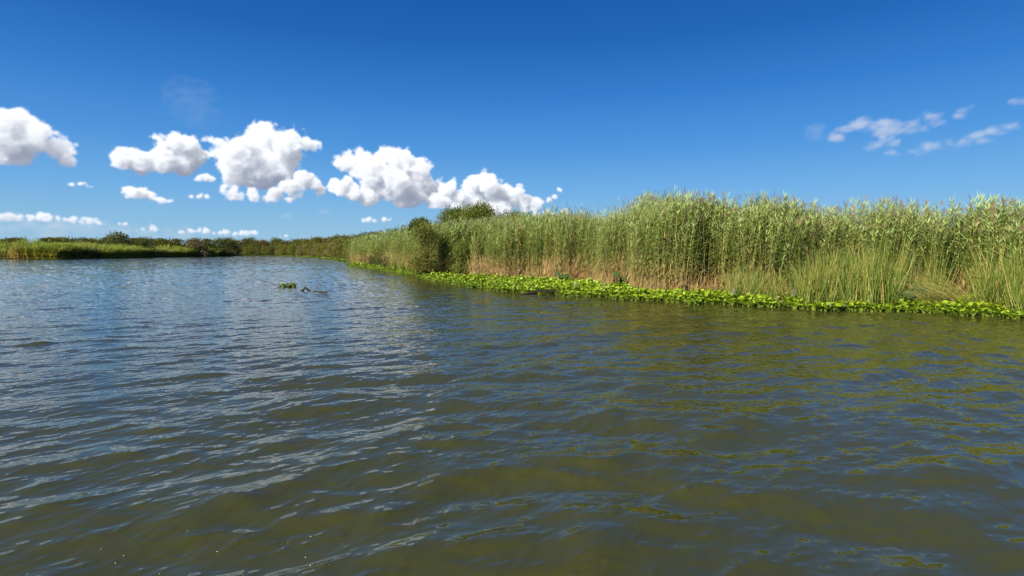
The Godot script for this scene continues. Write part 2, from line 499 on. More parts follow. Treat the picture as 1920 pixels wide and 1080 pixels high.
func build_water() -> void:
	build_waves()
	wake_noise.seed = 3
	wake_noise.noise_type = FastNoiseLite.TYPE_SIMPLEX_SMOOTH
	wake_noise.frequency = 0.16
	wake_noise.fractal_octaves = 2
	var gust := FastNoiseLite.new()
	gust.seed = 12
	gust.noise_type = FastNoiseLite.TYPE_SIMPLEX_SMOOTH
	gust.frequency = 0.07
	gust.fractal_octaves = 3
	var zs := PackedFloat32Array([300.0, 80.0, 25.0, 10.0, 5.0, 3.0, 2.0, 1.4, 0.9, 0.5, 0.2, 0.0])
	var z := -0.05
	while z > -345.0:
		zs.append(z)
		z -= maxf(0.022, -z * 0.0082)
	zs.append_array([-400.0, -600.0, -1200.0, -4000.0])
	var us := PackedFloat32Array([-4000.0, -400.0, -60.0, -12.0, -4.0, -2.2, -1.5, -1.2])
	for i in 601:
		us.append(-1.05 + 2.1 * i / 600.0)
	us.append_array([1.2, 1.5, 2.2, 4.0, 12.0, 60.0, 400.0, 4000.0])
	var cols := us.size()
	var v := PackedVector3Array()
	var n := PackedVector3Array()
	var uv := PackedVector2Array()
	var total := cols * zs.size()
	v.resize(total)
	n.resize(total)
	uv.resize(total)
	var k := 0
	for iz in zs.size():
		var zz := zs[iz]
		var reach := 2.6 + absf(minf(zz, 0.0)) if absf(zz) < 400.0 else 402.0
		for iu in cols:
			var x := clampf(us[iu] * reach, -6000.0, 6000.0)
			var fine := 1.0 if absf(us[iu]) < 1.1 and zz < 0.1 and zz > -360.0 else 0.0
			var h := 0.0
			var sx := 0.0
			var sz := 0.0
			if fine > 0.0:
				var gu := clampf(1.0 + 0.9 * gust.get_noise_2d(x, zz * 1.4), 0.45, 1.7)
				var near := clampf(-zz / 14.0, 0.0, 1.0)
				var k1 := 0.080 * gu * lerpf(0.70, 0.78, near)
				var a := sea(x / TILE, zz / TILE)
				# a boat's wash that crosses the first
				var c1 := 0.848
				var s1 := -0.53
				var b := sea((x * c1 + zz * s1) / (TILE * 1.43) + 0.31, (-x * s1 + zz * c1) / (TILE * 1.43) + 0.12)
				var k2 := 0.062 * (0.35 + 0.65 * smoothstep(-4.0, 4.0, x))
				h = a.x * k1 + b.x * 1.43 * k2
				sx = a.y * k1 + (b.y * c1 - b.z * s1) * k2
				sz = a.z * k1 + (b.y * s1 + b.z * c1) * k2
				if zz > -34.0:
					var w := wake(x, zz)
					h += w
					sx += (wake(x + 0.02, zz) - w) / 0.02
					sz += (wake(x, zz + 0.02) - w) / 0.02
			v[k] = Vector3(x, h, zz)
			n[k] = Vector3(-sx, 1.0, -sz).normalized()
			uv[k] = Vector2(x * 0.921 - zz * 0.389, x * 0.389 + zz * 0.921) / 2.9
			k += 1
	var idx := PackedInt32Array()
	idx.resize((cols - 1) * (zs.size() - 1) * 6)
	k = 0
	for iz in zs.size() - 1:
		for iu in cols - 1:
			var a := iz * cols + iu
			idx[k] = a; idx[k + 1] = a + cols; idx[k + 2] = a + 1
			idx[k + 3] = a + 1; idx[k + 4] = a + cols; idx[k + 5] = a + cols + 1
			k += 6
	var arr := []
	arr.resize(Mesh.ARRAY_MAX)
	arr[Mesh.ARRAY_VERTEX] = v
	arr[Mesh.ARRAY_NORMAL] = n
	arr[Mesh.ARRAY_TEX_UV] = uv
	arr[Mesh.ARRAY_INDEX] = idx
	var m := ArrayMesh.new()
	m.add_surface_from_arrays(Mesh.PRIMITIVE_TRIANGLES, arr)
	# finest ripples as a normal map, from the second sea
	var cell := 2.9 / N
	var data := PackedByteArray()
	data.resize(N * N * 3)
	var f := 0.060 * 2.9 / TILE / (2.0 * cell)
	for y in N:
		var y0 := ((y + N - 1) % N) * N
		var y1 := ((y + 1) % N) * N
		for x in N:
			var gx := (h2_tile[y * N + (x + 1) % N] - h2_tile[y * N + (x + N - 1) % N]) * f
			var gy := (h2_tile[y1 + x] - h2_tile[y0 + x]) * f
			var nn := Vector3(-gx, gy, 1.0).normalized()
			var at := (y * N + x) * 3
			data[at] = int(clampf(nn.x * 127.5 + 128.0, 0, 255))
			data[at + 1] = int(clampf(nn.y * 127.5 + 128.0, 0, 255))
			data[at + 2] = int(clampf(nn.z * 127.5 + 128.0, 0, 255))
	var mat := StandardMaterial3D.new()
	mat.resource_name = "silty_river_water"
	mat.albedo_color = Color(0.0425, 0.0475, 0.0125).linear_to_srgb()
	mat.roughness = 0.03
	mat.metallic_specular = 0.36
	mat.normal_enabled = true
	mat.normal_texture = ImageTexture.create_from_image(Image.create_from_data(N, N, false, Image.FORMAT_RGB8, data))
	mat.normal_scale = 1.0
	var o := part("water", m, mat, self, "structure")
	tag(o, "wide rippled olive brown river water", "")

# ---------------------------------------------------------------- land

func build_ground() -> void:
	var line: Array[Vector2] = []
	line.append(Vector2(4000, 10))
	line.append(Vector2(60, -4))
	for p in REED_LINE:
		line.append(p + Vector2(-0.25, 0.45))
	for p in FAR_SHORE:
		line.append(p)
	line.append(Vector2(-600, -120))
	line.append(Vector2(-4000, -60))
	var poly := PackedVector2Array(line)
	poly.append(Vector2(-4000, -4000))
	poly.append(Vector2(4000, -4000))
	var idx := Geometry2D.triangulate_polygon(poly)
	var s := Shape.new()
	var mud := Color(0.055, 0.043, 0.028)
	for i in range(0, idx.size(), 3):
		var a := Vector3(poly[idx[i]].x, 0.14, poly[idx[i]].y)
		var b := Vector3(poly[idx[i + 1]].x, 0.14, poly[idx[i + 1]].y)
		var c := Vector3(poly[idx[i + 2]].x, 0.14, poly[idx[i + 2]].y)
		s.tri(a, b, c, Vector3.UP, Vector3.UP, Vector3.UP, mud, mud, mud)
	for i in line.size() - 1:
		var a2 := Vector3(line[i].x, 0.14, line[i].y)
		var b2 := Vector3(line[i + 1].x, 0.14, line[i + 1].y)
		var dn := Vector3(0, -0.6, 0)
		s.flat(a2, b2, a2 + dn, mud)
		s.flat(b2, b2 + dn, a2 + dn, mud)
	var m := leaf_material(0.95, 0.0, 0.3)
	m.cull_mode = BaseMaterial3D.CULL_BACK
	var nt := NoiseTexture2D.new()
	nt.width = 512
	nt.height = 512
	nt.seamless = true
	var fn := FastNoiseLite.new()
	fn.seed = 4
	fn.frequency = 0.02
	nt.noise = fn
	var ramp := Gradient.new()
	ramp.set_color(0, Color(0.6, 0.6, 0.6))
	ramp.set_color(1, Color(1, 0.95, 0.9))
	nt.color_ramp = ramp
	m.albedo_texture = nt
	m.uv1_triplanar = true
	m.uv1_world_triplanar = true
	m.uv1_scale = Vector3(0.4, 0.4, 0.4)
	part("ground", s.mesh(), m, self, "structure")

# walks along a line: the point at a distance and the sideways direction (to the land)
func along(line: Array[Vector2], d: float) -> Array:
	for i in line.size() - 1:
		var l := line[i].distance_to(line[i + 1])
		if d <= l or i == line.size() - 2:
			var t := (line[i + 1] - line[i]) / l
			return [line[i] + t * d, Vector2(-t.y, t.x) * (-1.0 if Vector2(-t.y, t.x).dot(Vector2(0.35, -1)) < 0 else 1.0)]
		d -= l
	return []

func length_of(line: Array[Vector2]) -> float:
	var s := 0.0
	for i in line.size() - 1:
		s += line[i].distance_to(line[i + 1])
	return s

# ---------------------------------------------------------------- reeds

const TAN := Color(0.42, 0.32, 0.13)
const STRAW := Color(0.41, 0.32, 0.16)
const REED_GREEN := Color(0.335, 0.43, 0.095)
const REED_BLUE := Color(0.29, 0.41, 0.165)

# stalk, leaves and plume of one reed, about 4.4 m tall; returns three shapes
func reed_shapes(height: float, bare: float, plume: bool, dead: bool) -> Array:
	var stalk := Shape.new()
	var lv := Shape.new()
	var pl := Shape.new()
	var lean := Vector3(r(-0.3, 0.4), 0, r(-0.3, 0.3)) * height * 0.35
	var pts: Array = []
	var rad: Array = []
	for i in 5:
		var t := i / 4.0
		pts.append(Vector3(0, t * height, 0) + lean * t * t)
		rad.append(lerpf(0.013, 0.004, t))
	stalk.tube(pts, rad, 3, TAN, STRAW if dead else Color(0.26, 0.30, 0.10))
	var count := int(r(25, 33))
	var turn := r(0, TAU)
	for k in count:
		var t := lerpf(bare, 0.97, (k + r(-0.3, 0.3)) / count)
		t = clampf(t, 0.1, 0.98)
		var p := Vector3(0, t * height, 0) + lean * t * t
		var an := turn + (PI if k % 2 else 0.0) + r(-0.7, 0.7)
		var out := Vector3(cos(an), 0, sin(an))
		var rise := lerpf(0.35, 1.5, t) * r(0.4, 1.35)
		var dir := (out + Vector3(0, rise, 0)).normalized()
		var c := REED_GREEN.lerp(REED_BLUE, r(0, 1))
		var c1 := c * r(0.85, 1.2)
		if dead:
			c = TAN.lerp(STRAW, r(0, 1)) * r(0.8, 1.1)
			c1 = c
			dir = (out + Vector3(0, r(-0.6, 0.8), 0)).normalized()
			if rng.randf() < 0.5:
				continue
		elif t < bare + 0.14 and rng.randf() < 0.6:
			c = TAN.lerp(Color(0.30, 0.27, 0.09), r(0, 1))
			c1 = c
			dir = (out + Vector3(0, r(-0.5, 0.6), 0)).normalized()
		lv.blade(p, dir, Vector3.UP, r(0.42, 0.78) * (1.0 if t < 0.85 else 0.75), r(0.024, 0.042), r(0.5, 1.5), 3, 0.3, c, c1)
	var top := Vector3(0, height, 0) + lean
	if plume:
		var pc := Color(0.21, 0.17, 0.10)
		for k in 16:
			var an := r(0, TAU)
			var d := Vector3(cos(an) * 0.35 + 0.2, r(0.7, 1.4), sin(an) * 0.35)
			pl.blade(top + Vector3(0, r(-0.18, 0.12), 0), d, Vector3.RIGHT, r(0.12, 0.24), 0.016, r(0.3, 1.0), 2, 0.3, pc * r(0.8, 1.2), pc * r(0.9, 1.4))
	elif not dead:
		for k in 3:
			var an := r(0, TAU)
			lv.blade(top - Vector3(0, 0.15, 0), Vector3(cos(an) * 0.25, 1, sin(an) * 0.25), Vector3.RIGHT, r(0.3, 0.5), 0.024, r(0.2, 0.7), 3, 0.3, REED_BLUE, REED_BLUE * 1.15)
	return [stalk, lv, pl]

func joined(shapes: Array) -> ArrayMesh:
	var s := Shape.new()
	for x in shapes:
		s.v.append_array(x.v)
		s.n.append_array(x.n)
		s.c.append_array(x.c)
	return s.mesh()

# dead, broken and leaning stems and their hanging leaves, in a tuft
func dead_tuft(height: float) -> Shape:
	var s := Shape.new()
	for k in 16:
		var an := r(0, TAU)
		var p := Vector3(r(-0.22, 0.22), 0, r(-0.22, 0.22))
		var h := height * r(0.4, 1.0)
		var lean := Vector3(cos(an), 0, sin(an)) * h * r(0.03, 0.45)
		var c := STRAW.lerp(TAN, r(0, 0.8)) * r(0.65, 1.25)
		c.a = 1.0
		s.tube([p, p + Vector3(0, h * 0.55, 0) + lean * 0.4, p + Vector3(0, h, 0) + lean], [0.012, 0.009, 0.004], 3, c, c * 1.05)
		for j in 4:
			var t := r(0.15, 0.95)
			var q := p + Vector3(0, h * t, 0) + lean * t
			var a2 := r(0, TAU)
			var c2 := STRAW.lerp(Color(0.36, 0.22, 0.13), r(0, 1)) * r(0.7, 1.25)
			s.blade(q, Vector3(cos(a2), r(-0.9, 0.7), sin(a2)), Vector3.UP, r(0.2, 0.5), r(0.015, 0.03), r(0.8, 2.2), 3, 0.3, c2, c2 * 0.95)
	return s

func build_reeds() -> void:
	var leaf := leaf_material(0.45, 0.45, 0.42)
	leaf.resource_name = "reed_leaf"
	var stem := leaf_material(0.6, 0.0, 0.4)
	stem.resource_name = "reed_stem"
	var kinds: Array = []
	for k in 9:
		var sh := reed_shapes(4.4, r(0.18, 0.40), k % 4 == 0, k == 7)
		kinds.append({"stalk": sh[0].mesh(), "leaves": sh[1].mesh(), "plume": sh[2].mesh() if k % 4 == 0 else null, "whole": joined(sh)})
	var hn := FastNoiseLite.new()
	hn.seed = 8
	hn.frequency = 0.11
	hn.fractal_octaves = 3
	var gap := FastNoiseLite.new()
	gap.seed = 31
	gap.frequency = 0.55
	gap.fractal_octaves = 2
	var total := length_of(REED_LINE)
	var found: Array = []
	var d := 0.0
	while d < total:
		var at := along(REED_LINE, d)
		var p: Vector2 = at[0]
		var away := p.length()
		var per_metre := 340.0 if away < 34.0 else (190.0 if away < 60.0 else 70.0)
		d += 1.0 / per_metre
		var back := pow(rng.randf(), 1.35) * 6.5
		var q: Vector2 = p + at[1] * (back + 0.8 * hn.get_noise_2d(d * 3.0, 50.0)) + Vector2(r(-0.5, 0.5), r(-0.3, 0.3))
		if gap.get_noise_2d(q.x, q.y * 0.6) < -0.17 and back < 2.0 and (q.x < 4.5 or q.x > 8.5):
			continue
		var tall := 0.985 + 0.20 * hn.get_noise_2d(q.x, q.y) + r(-0.16, 0.07) + (0.05 if back > 1.5 else r(-0.3, 0.0))
		if q.x < -8.0:
			tall *= 1.06
		tall *= lerpf(1.02, 0.82, smoothstep(9.0, 14.0, q.x)) * lerpf(1.0, 0.93, smoothstep(16.0, 19.0, q.x))
		var wide := 1.0 if away < 40.0 else (1.35 if away < 60.0 else 1.9)      # farther off one stands for a few stems
		var b := Basis(Vector3.UP, r(-0.7, 0.7)).scaled(Vector3(wide, tall, wide))
		b = Basis(Vector3(r(-1, 1), 0, r(-1, 1)).normalized(), r(0, 0.16)) * b
		found.append([q.length() + (100.0 if absf(q.x / q.y) > 0.9 else 0.0) + (back * 3.0), Transform3D(b, Vector3(q.x, 0.05, q.y)), int(rng.randi() % 9)])
	# the bed goes on behind
	for i in 9000:
		var at2 := along(REED_LINE, pow(rng.randf(), 1.7) * total)
		var back2 := r(5.0, 19.0)
		var q2: Vector2 = at2[0] + at2[1] * back2
		var tall2 := (1.0 + 0.20 * hn.get_noise_2d(q2.x, q2.y) + r(-0.12, 0.04)) * lerpf(0.98, 0.76, smoothstep(8.0, 15.0, q2.x))
		if i % 3 == 0 and absf(q2.x) > 60.0:
			continue
		found.append([1000.0, Transform3D(Basis(Vector3.UP, r(-0.7, 0.7)).scaled(Vector3(1.9, tall2, 1.9)), Vector3(q2.x, 0.05, q2.y)), int(rng.randi() % 9)])
	found.sort_custom(func(a, b): return a[0] < b[0])
	# the largest in view stand as single plants
	for i in 300:
		var e: Array = found[i]
		var kind: Dictionary = kinds[e[2]]
		var o := thing("common_reed", Vector3.ZERO)
		o.transform = e[1]
		part("stalk", kind.stalk, stem, o)
		part("leaves", kind.leaves, leaf, o, "stuff")
		if kind.plume:
			part("plume", kind.plume, leaf, o)
		tag(o, "tall green reed with tan stalk along the front of the reed wall", "reed", "single reeds along the front of the reed wall")
	var bed := tag(thing("reed_bed", Vector3.ZERO), "dense wall of tall green reeds standing behind the floating leaf mat", "reeds", "", "stuff")
	for k in 9:
		var where: Array = []
		var tints: Array = []
		for i in range(300, found.size()):
			if found[i][2] == k:
				where.append(found[i][1])
				tints.append(tint(0.16))
		tag(many("reed_stems", kinds[k].whole, leaf, where, tints, bed), "", "", "", "stuff")
	# dead stems and litter at the foot
	var litter := tag(thing("dead_reed_litter", Vector3.ZERO), "pinkish tan dead reed stems at the foot of the green reeds", "dead reeds", "", "stuff")
	for k in 4:
		var m := dead_tuft(1.6).mesh()
		var where: Array = []
		var tints: Array = []
		for i in 430:
			var dd := 10.0 + rng.randf() * (total - 30.0)
			var at := along(REED_LINE, dd)
			var p: Vector2 = at[0]
			var back := r(-0.35, 1.3)
			var q: Vector2 = p + at[1] * (back + 0.8 * hn.get_noise_2d(dd * 3.0, 50.0))
			var s := r(0.55, 1.2) * (1.0 + 0.9 * hn.get_noise_2d(q.x * 2.0 + 9.0, q.y * 2.0))
			if q.x > 11.0 and rng.randf() < 0.55:
				continue
			if q.x < -9.0 and rng.randf() < 0.5:
				continue
			where.append(Transform3D(Basis(Vector3.UP, r(0, TAU)).scaled(Vector3(s, s, s)), Vector3(q.x, 0.03, q.y)))
			tints.append(tint(0.2))
		tag(many("dead_stems", m, stem, where, tints, litter), "", "", "", "stuff")
	# reeds across the river
	var across := tag(thing("reed_bed", Vector3.ZERO), "low green reed bed along the bank across the river", "reeds", "", "stuff")
	var bank: Array[Vector2] = []
	for i in range(5, FAR_SHORE.size()):
		bank.append(FAR_SHORE[i])
	var lt := length_of(bank)
	for k in 3:
		var where: Array = []
		var tints: Array = []
		for i in 5000:
			var dd := rng.randf() * lt
			var at := along(bank, dd)
			var n: Vector2 = at[1]
			if n.x > 0: n = -n
			if absf(n.x) < 0.3: n = Vector2(-0.1, -1)
			var deep := r(0.3, 16.0)
			var hgt := Vector3(1, 0.72 + 0.026 * deep, 1)
			var q: Vector2 = at[0] + n * deep
			var s := r(0.75, 1.0) * (0.9 + 0.35 * hn.get_noise_2d(q.x * 0.5, q.y * 0.5))
			where.append(Transform3D(Basis(Vector3.UP, r(-0.7, 0.7)).scaled(Vector3(2.6, s * 1.22, 2.6) * hgt), Vector3(q.x, 0.05, q.y)))
			var c := tint(0.14)
			if hn.get_noise_2d(q.x * 0.25 + 40.0, q.y * 0.25) > 0.12:
				c = Color(1.35, 1.05, 0.9)
			else:
				c = c * Color(1.3, 1.2, 0.65)
			tints.append(c)
		tag(many("reed_stems", kinds[k * 2 + 1].whole, leaf, where, tints, across), "", "", "", "stuff")

# ---------------------------------------------------------------- water hyacinth

# one leaf: an inflated stalk and a rounded, cupped blade that faces outwards and up
func hyacinth_leaf(height: float, size: float, tilt: float, age: float) -> Shape:
	var s := Shape.new()
	var c := Color(0.225, 0.325, 0.018).lerp(Color(0.095, 0.185, 0.02), pow(age, 1.3))
	if age < 0.01:
		c = Color(0.26, 0.22, 0.04)
	var stalk_c := Color(0.20, 0.27, 0.05)
	var tip := Vector3(0, height, height * 0.38)
	s.tube([Vector3(0, 0, 0), Vector3(0, height * 0.35, height * 0.1), tip], [0.014, 0.017, 0.006], 4, stalk_c, c)
	var d := Vector3(0, cos(tilt), sin(tilt))
	var side := Vector3.RIGHT
	var nrm := side.cross(d)
	if nrm.y < 0: nrm = -nrm
	var mid := tip + d * size * 0.52 - nrm * size * 0.07
	var rim: Array = []
	for k in 9:
		var an := TAU * (k + 0.5) / 9.0
		var rr := size * (0.53 + 0.03 * cos(2 * an))
		var lift := size * 0.10 * pow(absf(sin(an)), 2.0)
		rim.append(tip + d * (size * 0.52 - cos(an) * rr) + side * sin(an) * rr + nrm * lift)
	for k in 9:
		var a: Vector3 = rim[k]
		var b: Vector3 = rim[(k + 1) % 9]
		var na := (nrm - (a - mid).normalized() * 0.35).normalized()
		var nb := (nrm - (b - mid).normalized() * 0.35).normalized()
		s.tri(mid, a, b, nrm, na, nb, c, c * 1.06, c * 1.06)
	return s

func flower_shape() -> Shape:
	var s := Shape.new()
	s.tube([Vector3.ZERO, Vector3(0.01, 0.25, 0), Vector3(0, 0.46, 0)], [0.009, 0.008, 0.004], 4, Color(0.18, 0.25, 0.06), Color(0.22, 0.26, 0.10))
	for k in 9:
		var y := 0.26 + 0.19 * k / 9.0
		for j in 5:
			var an := k * 2.2 + TAU * j / 5.0
			var c := Color(0.55, 0.50, 0.62) if j else Color(0.42, 0.36, 0.58)
			s.blade(Vector3(0, y, 0), Vector3(cos(an), 0.5, sin(an)), Vector3.UP, r(0.05, 0.075), 0.034, 0.8, 2, 0.5, c * 0.9, c)
	return s

func build_hyacinth() -> void:
	var mat := leaf_material(0.33, 0.3, 0.45)
	mat.resource_name = "hyacinth_leaf"
	var leaves: Array = []
	for k in 10:
		leaves.append(hyacinth_leaf(r(0.09, 0.23), r(0.08, 0.125), r(0.5, 1.5), k / 9.0))
	var leaf_meshes: Array = []
	for l in leaves:
		leaf_meshes.append(l.mesh())
	var flower := flower_shape().mesh()
	# plants as lists of [leaf, transform]
	var plants: Array = []
	for k in 7:
		var list: Array = []
		var count := 6 + k % 3
		for j in count:
			var b := Basis(Vector3.UP, TAU * j / count + r(-0.35, 0.35)) * Basis(Vector3.RIGHT, r(-0.25, 0.3))
			b = b.scaled(Vector3.ONE * r(0.8, 1.2))
			list.append([int(1 + rng.randi() % 9 if rng.randf() > 0.02 else 0), Transform3D(b, Vector3(r(-0.03, 0.03), -0.03, r(-0.03, 0.03)))])
		plants.append(list)
	var poly := PackedVector2Array(MAT_EDGE)
	for i in range(REED_LINE.size() - 2, -1, -1):
		var e := REED_LINE[i]
		poly.append(e + Vector2(0.3, -0.9))
	var wob := FastNoiseLite.new()
	wob.seed = 6
	wob.frequency = 0.5
	wob.fractal_octaves = 3
	var sizes := FastNoiseLite.new()
	sizes.seed = 19
	sizes.frequency = 0.35
	var found: Array = []
	var z := -9.0
	while z > -104.0:
		var step := 0.13 if z > -34.0 else (0.25 if z > -50.0 else 0.36)
		var x := -30.0
		while x < 24.0:
			var p := Vector2(x + r(-0.1, 0.1), z + r(-0.1, 0.1))
			var w := Vector2(wob.get_noise_2d(p.x, p.y), wob.get_noise_2d(p.x + 70.0, p.y)) * Vector2(0.5, 1.1)
			if Geometry2D.is_point_in_polygon(p + w, poly):
				var deep := Geometry2D.is_point_in_polygon(p + w + Vector2(-0.3, 0.9), poly)
				var s := (0.94 if deep else 0.78) * (1.0 + 0.45 * sizes.get_noise_2d(p.x, p.y)) * r(0.7, 1.25) * (1.0 if z > -50.0 else 1.3)
				var b := Basis(Vector3.UP, r(0, TAU)).scaled(Vector3(s, s * r(0.75, 1.15) * (1.12 if deep else 0.85), s))
				var key := p.length() + (100.0 if absf(p.x / p.y) > 0.925 else 0.0)
				found.append([key, Transform3D(b, Vector3(p.x, 0.0, p.y)), int(rng.randi() % 7)])
			x += step
		z -= step
	found.sort_custom(func(a, b): return a[0] < b[0])
	for i in mini(300, found.size()):
		var e: Array = found[i]
		var o := thing("water_hyacinth", Vector3.ZERO)
		o.transform = e[1]
		for l in plants[e[2]]:
			var q := part("leaf", leaf_meshes[l[0]], mat, o)
			q.transform = l[1]
		var blooms := i % 62 == 7
		if blooms:
			part("flower_spike", flower, mat, o).transform = Transform3D(Basis.IDENTITY, Vector3(0, 0.05, 0.02))
		if blooms:
			tag(o, "water hyacinth with a pale lilac flower spike in the near edge of the mat", "water hyacinth", "flowering water hyacinths in the near edge of the mat")
		else:
			tag(o, "bright green water hyacinth rosette in the near edge of the floating mat", "water hyacinth", "water hyacinths in the near edge of the mat")
	var mat_thing := tag(thing("water_hyacinth_mat", Vector3.ZERO), "floating mat of bright green water hyacinth along the reed wall", "water hyacinth", "", "stuff")
	for k in 7:
		var whole := Shape.new()
		for l in plants[k]:
			var src: Shape = leaves[l[0]]
			var t: Transform3D = l[1]
			for i in src.v.size():
				whole.v.append(t * src.v[i])
				whole.n.append((t.basis * src.n[i]).normalized())
				whole.c.append(src.c[i])
		var where: Array = []
		var tints: Array = []
		for i in range(300, found.size()):
			if found[i][2] == k:
				where.append(found[i][1])
				tints.append(tint(0.22))
		tag(many("rosettes", whole.mesh(), mat, where, tints, mat_thing), "", "", "", "stuff")
		if k == 0:
			# a thin green strip of it at the foot of the far trees and across the river
			var strip: Array = []
			var st: Array = []
			var lt := length_of(FAR_SHORE)
			for i in 5200:
				var at := along(FAR_SHORE, rng.randf() * lt)
				var p: Vector2 = at[0]
				p += Vector2(r(-1.5, 1.5), r(-0.5, 2.5))
				var s := r(1.6, 2.6)
				strip.append(Transform3D(Basis(Vector3.UP, r(0, TAU)).scaled(Vector3(s, s * 0.7, s)), Vector3(p.x, 0, p.y)))
				st.append(tint(0.2) * (Color(0.9, 0.85, 0.7) if p.x > -120 else Color(0.55, 0.6, 0.5)))
			var fringe := tag(thing("water_hyacinth_mat", Vector3.ZERO), "thin green strip of floating leaves at the foot of the far shore", "water hyacinth", "", "stuff")
			tag(many("rosettes", whole.mesh(), mat, strip, st, fringe), "", "", "", "stuff")
	# flowers deeper in the mat
	for p in [Vector2(3.0, -26.4), Vector2(4.3, -26.2), Vector2(8.6, -21.7), Vector2(10.6, -21.0), Vector2(11.4, -21.2)]:
		var o := thing("water_hyacinth", Vector3(p.x, 0.05, p.y), p.x)
		o.scale = Vector3(1.25, 1.25, 1.25)
		for l in plants[2]:
			part("leaf", leaf_meshes[l[0]], mat, o).transform = l[1]
		part("flower_spike", flower, mat, o)
		tag(o, "water hyacinth with a pale lilac flower spike inside the green mat", "water hyacinth", "flowering water hyacinths inside the mat")
	# a clump adrift on the open water
	var raft := thing("floating_hyacinth_clump", Vector3(-12.95, 0.0, -32.3))
	for j in 15:
		var c := Vector3(r(-0.36, 0.36), 0, r(-0.22, 0.22))
		for l in plants[j % 7].slice(0, 6):
			part("leaf", leaf_meshes[l[0]], mat, raft).transform = Transform3D(Basis.IDENTITY, c) * l[1]
	raft.scale = Vector3(1.1, 0.75, 1.1)
	tag(raft, "small clump of green water hyacinth adrift on open water", "water hyacinth")

# ---------------------------------------------------------------- other plants of the bank

